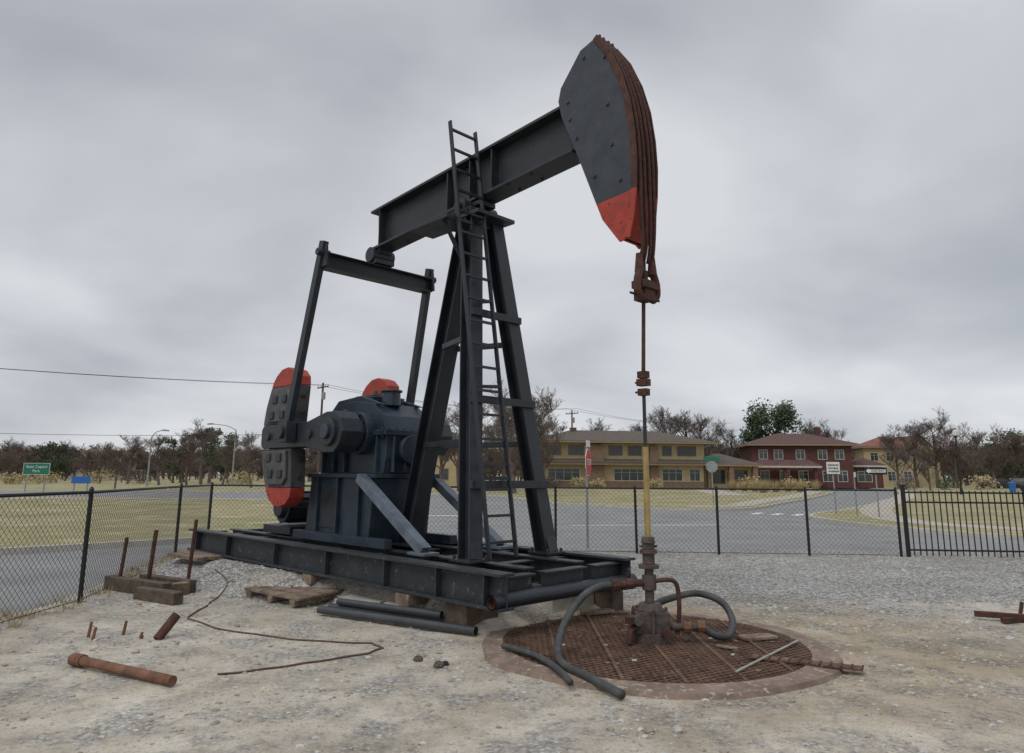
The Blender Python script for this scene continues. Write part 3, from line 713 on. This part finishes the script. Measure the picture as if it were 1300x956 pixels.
# ------------------------------------------------------------ trees
def gen_tree(seed,h=9,levels=4,kids=(9,6,5,6),spread=.9,k='bark',thin=.017,up=.25,fork=.22):
    rnd=random.Random(seed); m=MB()
    def grow(p,d,L,r,lv):
        segs=3 if lv<3 else 2; pts=[p]; q=p.copy(); dd=d.copy()
        for i in range(segs):
            dd=(dd+Vector((rnd.uniform(-1,1),rnd.uniform(-1,1),rnd.uniform(-.5,1)*.6+up*.3))*.17).normalized()
            q=q+dd*(L/segs); pts.append(q)
        for i in range(segs):
            r0=r*(1-.6*i/segs);r1=r*(1-.6*(i+1)/segs)
            m.tube(pts[i],pts[i+1],max(r0,thin*.5),max(r1,thin*.4),k,5 if lv==0 else 3,False)
        if lv>=levels: return
        for c in range(kids[lv]):
            t=rnd.uniform(fork if lv==0 else .15,1); i=min(int(t*segs),segs-1); f=t*segs-i
            pp=pts[i].lerp(pts[i+1],f)
            ax=Vector((rnd.uniform(-1,1),rnd.uniform(-1,1),rnd.uniform(-.2,.5))).normalized()
            nd=(dd*.55+ax*spread+Vector((0,0,up))).normalized()
            grow(pp,nd,L*rnd.uniform(.42,.68)*(1.05-.3*t),max(r*.45*(1-.4*t),thin*.5),lv+1)
    grow(Vector((0,0,0)),Vector((0,0,1)),h*.62,h*.022,0)
    return m
variants=[]
for i in range(6):
    m=gen_tree(10+i,9,4,(12,8,6,6),(.9,.75,1.0)[i%3],('bark2','bark','bark')[i%3],thin=.019,fork=(.22,.15,.3)[i%3]); o=m.obj('bare_tree',fix=False); variants.append(o.data); bpy.data.objects.remove(o)
def tree(x,y,s,v=None):
    o=bpy.data.objects.new('bare_tree',variants[random.randrange(6)] if v is None else variants[v]); scene.collection.objects.link(o)
    o.location=(x,y,.05);o.scale=(s*U(.9,1.2),s*U(.9,1.2),s);o.rotation_euler[2]=U(0,6.28)
def px(x,Y): return Y*(x-650)/908
for x,Y,s in ((12,105,.75),(30,118,.62),(75,120,.8),(110,118,.7),(150,75,.55),(165,108,.9),(205,100,.9),(240,95,.8),(258,110,1.15),(285,100,.9),(322,80,.8),(232,125,1.2),(130,125,.9),
              (505,100,1.25),(560,90,1.3),(585,70,1.15),(640,78,1.25),(672,72,1.25),(690,92,1.15),(715,110,1.3),(750,125,1.4),(790,130,1.3),(820,125,1.4),
              (850,118,1.6),(875,125,1.7),(900,120,1.55),(935,128,1.45),(1025,135,1.5),(1060,140,1.5),(1140,112,1.15),(1165,120,1.45),(1190,118,1.55),(1215,125,1.45),(1240,105,1.15),(1262,115,1.2),(1290,118,1.2),(1180,90,.7)):
    tree(px(x,Y),Y,s)
tree(1.9,54,.92,1); tree(.3,62,1.15,4)
base=[gen_tree(50+i,9,3,(15,10,9),(.9,1.1,.8,1.2)[i],('bark','bark2','bark','bark')[i],thin=.055,fork=(.1,.05,.15,.02)[i]) for i in range(4)]
mass=MB()
for i in range(310):
    Y=U(135,270); x=px(-60+1440*(i+R())/310,Y); 
    s=(.55+.75*(.5+.5*mnoise.noise(Vector((x*.03,3,0))))+U(-.15,.3))*(1.0 if x<-10 else 1.25)*Y/185; t=U(0,6.28); c_,s__=math.cos(t)*s,math.sin(t)*s
    src=base[i%4]; o=len(mass.v)
    mass.v+=[(x+1.2*(a*c_-b*s__),Y+1.2*(a*s__+b*c_),z*s*.9-.2) for a,b,z in src.v]
    mi=mass.m(src.mats[0]); mass.f+=[tuple(o+q for q in f) for f in src.f]; mass.mi+=[mi]*len(src.f)
mass.obj('distant_trees',fix=False)
def leafy(name,x,y,h,w_,n_=2600,k='leaf',base_=.25,ls=.3):
    m=MB(); rnd=random.Random(int(x*10)+int(h*100))
    m.tube((0,0,0),(0,0,h*.7),h*.03,h*.012,'bark',7)
    cl=[]
    for i in range(38):
        t=rnd.uniform(base_,1); rr=w_/2*math.sqrt(max(.05,1-((t-.55)/.5)**2))*rnd.uniform(.3,1); a=rnd.uniform(0,6.28)
        c=Vector((rr*math.cos(a),rr*math.sin(a),t*h*.93)); cl.append((c,w_*rnd.uniform(.10,.19)))
        m.tube((0,0,h*t*.6),c,h*.008,h*.004,'bark',4,False)
    for i in range(n_):
        c,r_=cl[i%len(cl)]; v=Vector((rnd.gauss(0,1),rnd.gauss(0,1),rnd.gauss(0,.8))); v=v.normalized()*r_*rnd.uniform(.3,1.1); p=c+v
        a=Vector((rnd.uniform(-1,1),rnd.uniform(-1,1),rnd.uniform(-1,1))).normalized(); b=a.orthogonal().normalized(); s=ls*rnd.uniform(.5,1.1)
        m.add([p-a*s*.5,p+b*s*.35,p+a*s*.5,p-b*s*.35],[(0,1,2,3)],k)
    return m.obj(name,fix=False,loc=(x,y,0))
leafy('evergreen_tree',px(986,126),126,14.5,12.5,9500,ls=.6)
leafy('evergreen_tree',px(268,120),120,9.5,5,2200,ls=.4)
leafy('evergreen_tree',px(292,130),130,9,5,2000,ls=.4)
leafy('evergreen_tree',px(68,120),120,6.5,6,1800,ls=.4)
leafy('evergreen_tree',px(1275,125),125,11,8,2600,ls=.45); leafy('evergreen_tree',px(1298,120),120,10,8,2600,ls=.45)
leafy('evergreen_tree',px(222,125),125,8,5,1500,ls=.4)
for x,Y,h,w_ in ((700,96,1.6,3),(735,95,1.4,2.6),(760,94,1.2,2.4),(830,95,1.3,2.6),(950,90,1.7,3),(1010,88,1.5,3),(1200,100,2,4),(1245,102,2.2,4),(1150,98,1.8,3.5),(20,100,1.6,4),(130,110,2,6),(180,112,2,5),(60,108,1.5,5),(310,105,2,5)): leafy('shrub',px(x,Y),Y,h,w_,500,random.choice(['leaf','dry','bark']),.1,.3)
def grass_clump(x,y,h,n_=160,w_=.5):
    m=MB()
    for i in range(n_):
        a=U(0,6.28);r_=U(0,w_*.3);p=Vector((r_*math.cos(a),r_*math.sin(a),0));q=p+Vector((math.cos(a)*w_*U(.2,.9),math.sin(a)*w_*U(.2,.9),h*U(.6,1)));s=Vector((-math.sin(a),math.cos(a),0))*.02
        m.add([p-s,p+s,q],[(0,1,2)],'dry')
    m.obj('ornamental_grass',fix=False,loc=(x,y,.13))
for x,Y in ((945,80),(958,78),(972,80),(985,76),(1000,80),(1015,78),(930,82),(1035,84),(968,72)): grass_clump(px(x,Y),Y,1.5,220,1.0)

# ------------------------------------------------------------ houses
def window(m,x0,x1,z0,z1,y,nd=1,k='frame'):
    t=.09
    m.box(x0,x1,y-.06,y-.002,z1-t,z1,k);m.box(x0,x1,y-.06,y-.002,z0,z0+t,k);m.box(x0,x0+t,y-.06,y-.002,z0+t,z1-t,k);m.box(x1-t,x1,y-.06,y-.002,z0+t,z1-t,k)
    m.box(x0+t,x1-t,y-.025,y-.002,z0+t,z1-t,'glass')
    for i in range(1,nd):
        x=x0+(x1-x0)*i/nd; m.box(x-.03,x+.03,y-.055,y-.026,z0+t,z1-t,k)
    if nd>1: m.box(x0+t,x1-t,y-.05,y-.0255,z0+(z1-z0)*.68-.02,z0+(z1-z0)*.68+.02,k)
def hip(m,x0,x1,y0,y1,z,h,ov,k,fas='fascia'):
    x0-=ov;x1+=ov;y0-=ov;y1+=ov; m.box(x0,x1,y0,y1,z,z+.28,fas)
    r=min((x1-x0),(y1-y0))/2; cy=(y0+y1)/2;cx=(x0+x1)/2
    if x1-x0>=y1-y0: a,b=(x0+r,cy),(x1-r,cy)
    else: a,b=(cx,y0+r),(cx,y1-r)
    z+=.282; x0-=.03;x1+=.03;y0-=.03;y1+=.03
    vs=[(x0,y0,z),(x1,y0,z),(x1,y1,z),(x0,y1,z),(a[0],a[1],z+h),(b[0],b[1],z+h)]
    fs=[(0,1,5,4),(1,2,5),(2,3,4,5),(3,0,4),(0,3,2,1)] if x1-x0>=y1-y0 else [(0,1,4),(1,2,5,4),(2,3,5),(3,0,4,5),(0,3,2,1)]
    m.add(vs,fs,k)
E=empty('tan_brick_house',(px(685,100),100,.13),.10); E.scale=(1,1,.94)
m_=MB(); m_.box(0,24,0,11,3.6,6.5,'tan'); m_.box(.3,23.7,-.25,10.5,0,3.3,'tan'); m_.box(.28,23.72,-.28,-.252,0,.9,'brown'); m_.box(24.02,31.5,1.5,9,0,3.2,'tan'); m_.box(7,9.2,-.9,-.29,0,6.2,'brown'); m_.box(15.8,17,-.7,-.29,0,6.2,'brown'); m_.obj('walls',E)
m_=MB(); hip(m_,0,24,0,11,6.52,2.0,1.5,'roofb'); hip(m_,24.4,31.5,.8,9.5,3.25,1.8,1.1,'roofb'); m_.box(-1.2,24.3,-1.6,-.01,3.3,3.58,'fascia')
m_.add([(-1.3,-1.7,3.602),(24.4,-1.7,3.602),(24.4,-.012,4.2),(-1.3,-.012,4.2)],[(0,1,2,3)],'roofb')
m_.obj('roof',E)
m_=MB()
for x0,x1,nd in ((1,3.2,2),(4.2,6.4,2),(10,12,2),(12.8,14.8,2),(17.8,19.2,1),(20,22.8,3)): window(m_,x0,x1,4.7,6.2,0,nd,'dframe')
for x0,x1,nd in ((1.2,5.8,4),(10.6,15.2,4),(17.6,20.6,3),(21.6,23.2,2)): window(m_,x0,x1,.95,2.8,-.25,nd,'frame')
window(m_,25.2,27.6,.6,2.7,1.5,2,'dframe');window(m_,29,31,.6,2.7,1.5,2,'dframe')
m_.obj('windows',E)
m_=MB()
for x in (24.4,27.6,31.2): m_.box(x,x+.7,-.1,.5,0,3.24,'brown')
m_.box(27.9,28.8,1.43,1.498,0,2.3,'brown'); m_.box(5.5,6.4,5,5.9,7,9.2,'brown'); m_.obj('porch_columns',E)
E=empty('red_brick_house',(px(957,112),112,.13),-.12)
m_=MB(); m_.box(0,15,0,10,0,6.4,'redbrick'); m_.box(15.02,20,2,9,0,3.2,'redbrick'); m_.obj('walls',E)
m_=MB(); hip(m_,0,15,0,10,6.42,1.9,.9,'roofr','fascia'); hip(m_,-.5,9,-3,-.92,3.0,.9,.4,'roofr','frame'); hip(m_,15.95,20,2,9,3.22,1.2,.6,'roofr','frame'); m_.obj('roof',E)
m_=MB()
for x in (1,3.3,6.6,9.9,12.4): window(m_,x,x+1.4,4.3,5.8,0,2)
for x in (1,4,6.8,10.4,12.6): window(m_,x,x+1.5,.9,2.6,0,2)
window(m_,16.2,18.4,.9,2.6,2,2); m_.obj('windows',E)
m_=MB()
for x in (-.4,4,8.4): m_.box(x,x+.5,-2.9,-2.4,0,2.98,'redbrick')
m_.box(11,11.8,4,4.8,6.9,9.6,'redbrick'); m_.obj('porch_columns',E)
E=empty('tile_roof_house',(px(1100,132),132,.13),-.2)
m_=MB(); m_.box(0,9,0,8,0,7,'tan'); m_.box(-4.5,-.02,1,8,0,4,'tan'); m_.obj('walls',E)
m_=MB(); hip(m_,0,9,0,8,7.02,2.0,.6,'tile'); hip(m_,-4.5,-.65,1,8,4.02,1.2,.5,'tile'); m_.obj('roof',E)
m_=MB()
for x in (1,3.7,6.4): window(m_,x,x+1.4,4.6,6.2,0,2); window(m_,x,x+1.4,1,2.8,0,2)
m_.obj('windows',E)
E=empty('gabled_house',(px(1150,140),140,.13),0)
m_=MB(); m_.box(0,7,0,9,0,6,'tan'); m_.prism([(-.5,6.0),(7.5,6.0),(3.5,10.0)],-.4,9.4,'roofr'); m_.prism([(.2,6.1),(6.8,6.1),(3.5,9.4)],-.46,-.41,'tan')
for x in (1,4.4): window(m_,x,x+1.5,3.8,5.4,0,2)
m_.obj('walls',E)
E=empty('green_roof_house',(px(508,115),115,.13),.05)
m_=MB(); m_.box(0,13,0,9,0,6,'tan'); m_.obj('walls',E)
m_=MB(); hip(m_,0,13,0,9,6.02,2.4,.8,'roofg'); m_.obj('roof',E)
m_=MB()
for x in (.8,3.6,6.4,9.4): window(m_,x,x+1.5,3.8,5.4,0,2,'dframe'); window(m_,x,x+1.5,.8,2.6,0,2,'dframe')
m_.obj('windows',E)
E=empty('low_building',(px(85,185),185,0)); m_=MB(); m_.box(0,14,0,8,0,7.2,'conc'); m_.box(-.3,14.3,-.3,8.3,7.202,7.5,'fascia')
for i in range(4): window(m_,1+i*3.2,2.4+i*3.2,4.2,5.8,0,1,'dframe')
m_.obj('walls',E)

# ------------------------------------------------------------ poles, lamps, signs
def text(s,size,k,parent,loc,rot,name='lettering'):
    c=bpy.data.curves.new(name,'FONT'); c.body=s; c.size=size; c.align_x='CENTER'; c.align_y='CENTER'; c.extrude=.002
    o=bpy.data.objects.new(name,c); scene.collection.objects.link(o); c.materials.append(M[k]); o.parent=parent; o.location=loc; o.rotation_euler=rot; return o
RX=(math.pi/2,0,0)
def sign(name,x,y,w_,h_,z,k,txt=(),size=.2,rot=0,tk='white',legs=1,border=None,posth=None,oct_=False):
    E=empty(name,(x,y,.0),rot); m=MB()
    if oct_:
        r_=w_/2/math.cos(math.pi/8)
        P_=[(r_*math.cos(math.pi/8+i*math.pi/4),z+r_*math.sin(math.pi/8+i*math.pi/4)) for i in range(8)]
        m.prism(P_,-.012,0,'white'); m.prism([(a*.94,z+(b-z)*.94) for a,b in P_],-.016,-.0125,k); m.prism([(a*.99,z+(b-z)*.99) for a,b in P_],.001,.006,'galv')
    else:
        m.box(-w_/2,w_/2,-.012,0,z-h_/2,z+h_/2,border or k)
        if border: m.box(-w_/2+.03,w_/2-.03,-.016,-.0125,z-h_/2+.03,z+h_/2-.03,k)
        m.box(-w_/2+.001,w_/2-.001,.001,.005,z-h_/2+.001,z+h_/2-.001,'galv')
    m.obj('panel',E); m=MB()
    ph=posth or z+h_/2
    for i in range(legs):
        xx=0 if legs==1 else (-w_*.35 if i==0 else w_*.35)
        m.tube((xx,.035 if legs==1 else .07,0),(xx,.035 if legs==1 else .07,ph),.028 if legs==1 else .05,.028 if legs==1 else .05,'galv',8)
    m.obj('post',E)
    for i,t in enumerate(txt): text(t,size,tk,E,(0,-.022,z+(len(txt)-1)*size*.55-i*size*1.1),RX)
    return E
sign('highway_sign',px(48,60),60,2.1,.95,1.6+60*(600-595)/923,'signg',('State Capitol','Park'),.32,rot=.1,legs=2,border='white')
sign('blue_road_sign',px(106,52),52,1.3,.5,1.12,'signb',(),.3,rot=.1,legs=2)
E=sign('street_name_sign',px(905,38),38,.85,.2,1.6+38*(606-582)/923,'signg',(),.1,rot=-.2,posth=2.65)
m=MB(); P_=[(.32*math.cos(math.pi/8+i*math.pi/4),2.16+.32*math.sin(math.pi/8+i*math.pi/4)) for i in range(8)]; m.prism(P_,-.01,0,'galv'); m.obj('stop_sign_back',E)
E=sign('stop_sign',1.77,16.42,.62,.62,1.92,'signr',('STOP',),.2,rot=math.radians(72),oct_=True,posth=2.3)
m=MB(); m.box(-.2,.2,-.012,0,2.27,2.42,'white'); m.obj('upper_plate',E)
E=sign('parking_sign',px(1059,30),30,.62,.56,1.6+30*13/923,'white',(),.1,rot=0,border='black')
m=MB()
for i in range(3):
    z=2.14-i*.13; x=-.2
    while x<.2: w_=U(.03,.05); m.box(x,x+w_,-.019,-.0165,z-.035,z+.035,'black'); x+=w_+.022
m.obj('legend',E)
E=sign('one_way_sign',px(1113,28),28,.86,.27,1.6+28*9.5/923,'black',(),.1,border='black')
m=MB(); zc=1.6+28*9.5/923; m.prism([(-.40,zc),(-.28,zc+.1),(-.28,zc+.06),(.38,zc+.06),(.38,zc-.06),(-.28,zc-.06),(-.28,zc-.1)],-.0195,-.0165,'white'); m.obj('arrow',E)
text('ONE WAY',.11,'black',E,(.06,-.024,zc),RX)
sign('traffic_sign',px(1086,29),29,.28,.2,1.75,'white',(),.1,rot=.9)
def lamp_post(x,y,h):
    E=empty('street_lamp',(x,y,.1)); m=MB()
    m.tube((0,0,0),(0,0,.7),.16,.12,'black',12);m.tube((0,0,.7),(0,0,h-.75),.09,.07,'black',10);m.tube((0,0,h-.75),(0,0,h-.62),.14,.16,'black',12);m.tube((0,0,h-.02),(0,0,h+.15),.10,.02,'black',10); m.obj('pole',E)
    m=MB(); m.tube((0,0,h-.62),(0,0,h-.3),.2,.28,'white',14);m.tube((0,0,h-.3),(0,0,h-.02),.28,.12,'white',14); m.obj('globe',E,smooth=True)
lamp_post(px(1219,70),70,6.3)
def cobra(x,y,h,s_=1,arm=3):
    E=empty('street_lamp',(x,y,0)); m=MB(); m.tube((0,0,0),(0,0,h-.8),.12,.08,'galv',10); m.path([(0,0,h-.8),(s_*arm*.4,0,h-.25),(s_*arm,0,h)],.05,'galv',8,4)
    m.prism([(s_*arm,h-.07),(s_*(arm+.9),h-.1),(s_*(arm+.85),h+.06),(s_*(arm+.2),h+.12)],-.16,.16,'galv'); m.obj('pole_and_head',E)
cobra(px(297,95),95,8.2,-1,3.0); cobra(px(190,90),90,7.0,1,1.2)
def pole(x,y,h,rot):
    E=empty('utility_pole',(x,y,0),rot); m=MB(); m.tube((0,0,0),(0,0,h),.16,.11,'wood2',10); m.obox((-1.2,0,h-.5),(1.2,0,h-.5),(0,0,1),.1,.12,'wood2')
    for xx in (-1.1,-.4,.5,1.1): m.tube((xx,0,h-.44),(xx,0,h-.22),.05,.04,'galv',6)
    m.tube((.28,0,h-1.9),(.28,0,h-1.1),.2,.2,'galv',10); m.obj('pole',E)
P1=(-21.3,79);P2=(9,105);P0=(-74,38)
pole(*P1,11.8,-.8);pole(*P2,11.3,-.8);pole(*P0,11.8,-.8); pole(px(1000,150),150,13,0)
m_=MB()
for a,b in ((P0,P1),(P1,P2),(P2,(40,131))):
    for ox,z,sag in ((-.7,11.6,1.0),(.7,11.5,1.1),(0,6.2,1.3)):
        pts=[]
        for i in range(17):
            t=i/16; pts.append((a[0]+(b[0]-a[0])*t+ox,a[1]+(b[1]-a[1])*t-ox,z-sag*4*t*(1-t)))
        m_.path(pts,.018,'black',4)
m_.obj('power_line',fix=False)

def car(name,x,y,rot,k='car'):
    E=empty(name,(x,y,.13),rot); m=MB()
    prof=[(-2.3,.35),(-2.3,.85),(-2.15,1.02),(-1.1,1.08),(-.55,1.62),(1.3,1.66),(2.05,1.1),(2.25,1.0),(2.3,.4)]
    m.prism(prof,-.88,.88,k); m.obj('body',E,bevel=.06)
    m=MB(); gl=[(-.98,1.1),(-.5,1.55),(1.22,1.58),(1.75,1.12)]
    for y0 in (-.885,.875): m.prism(gl,y0,y0+.01,'glass')
    m.add([(-1.14,-.75,1.12),(-1.14,.75,1.12),(-.60,.7,1.6),(-.60,-.7,1.6)],[(0,1,2,3)],'glass'); m.obj('windows',E)
    m=MB()
    for xx in (-1.45,1.45):
        for yy in (-.9,.72): m.tube((xx,yy,.34),(xx,yy+.18,.34),.34,.34,'black',18); m.tube((xx,yy-.005,.34),(xx,yy+.185,.34),.18,.18,'galv',12)
    m.obj('wheels',E)
car('parked_suv',px(1297,100),100,.5)
car('parked_car',px(1262,118),118,.2)
m=MB(); m.tube((0,0,.13),(0,0,1.2),.32,.38,'signb',12); m.tube((0,0,1.2),(0,0,1.3),.40,.30,'signb',12); m.obj('trash_bin',loc=(px(1284,85),85,0))
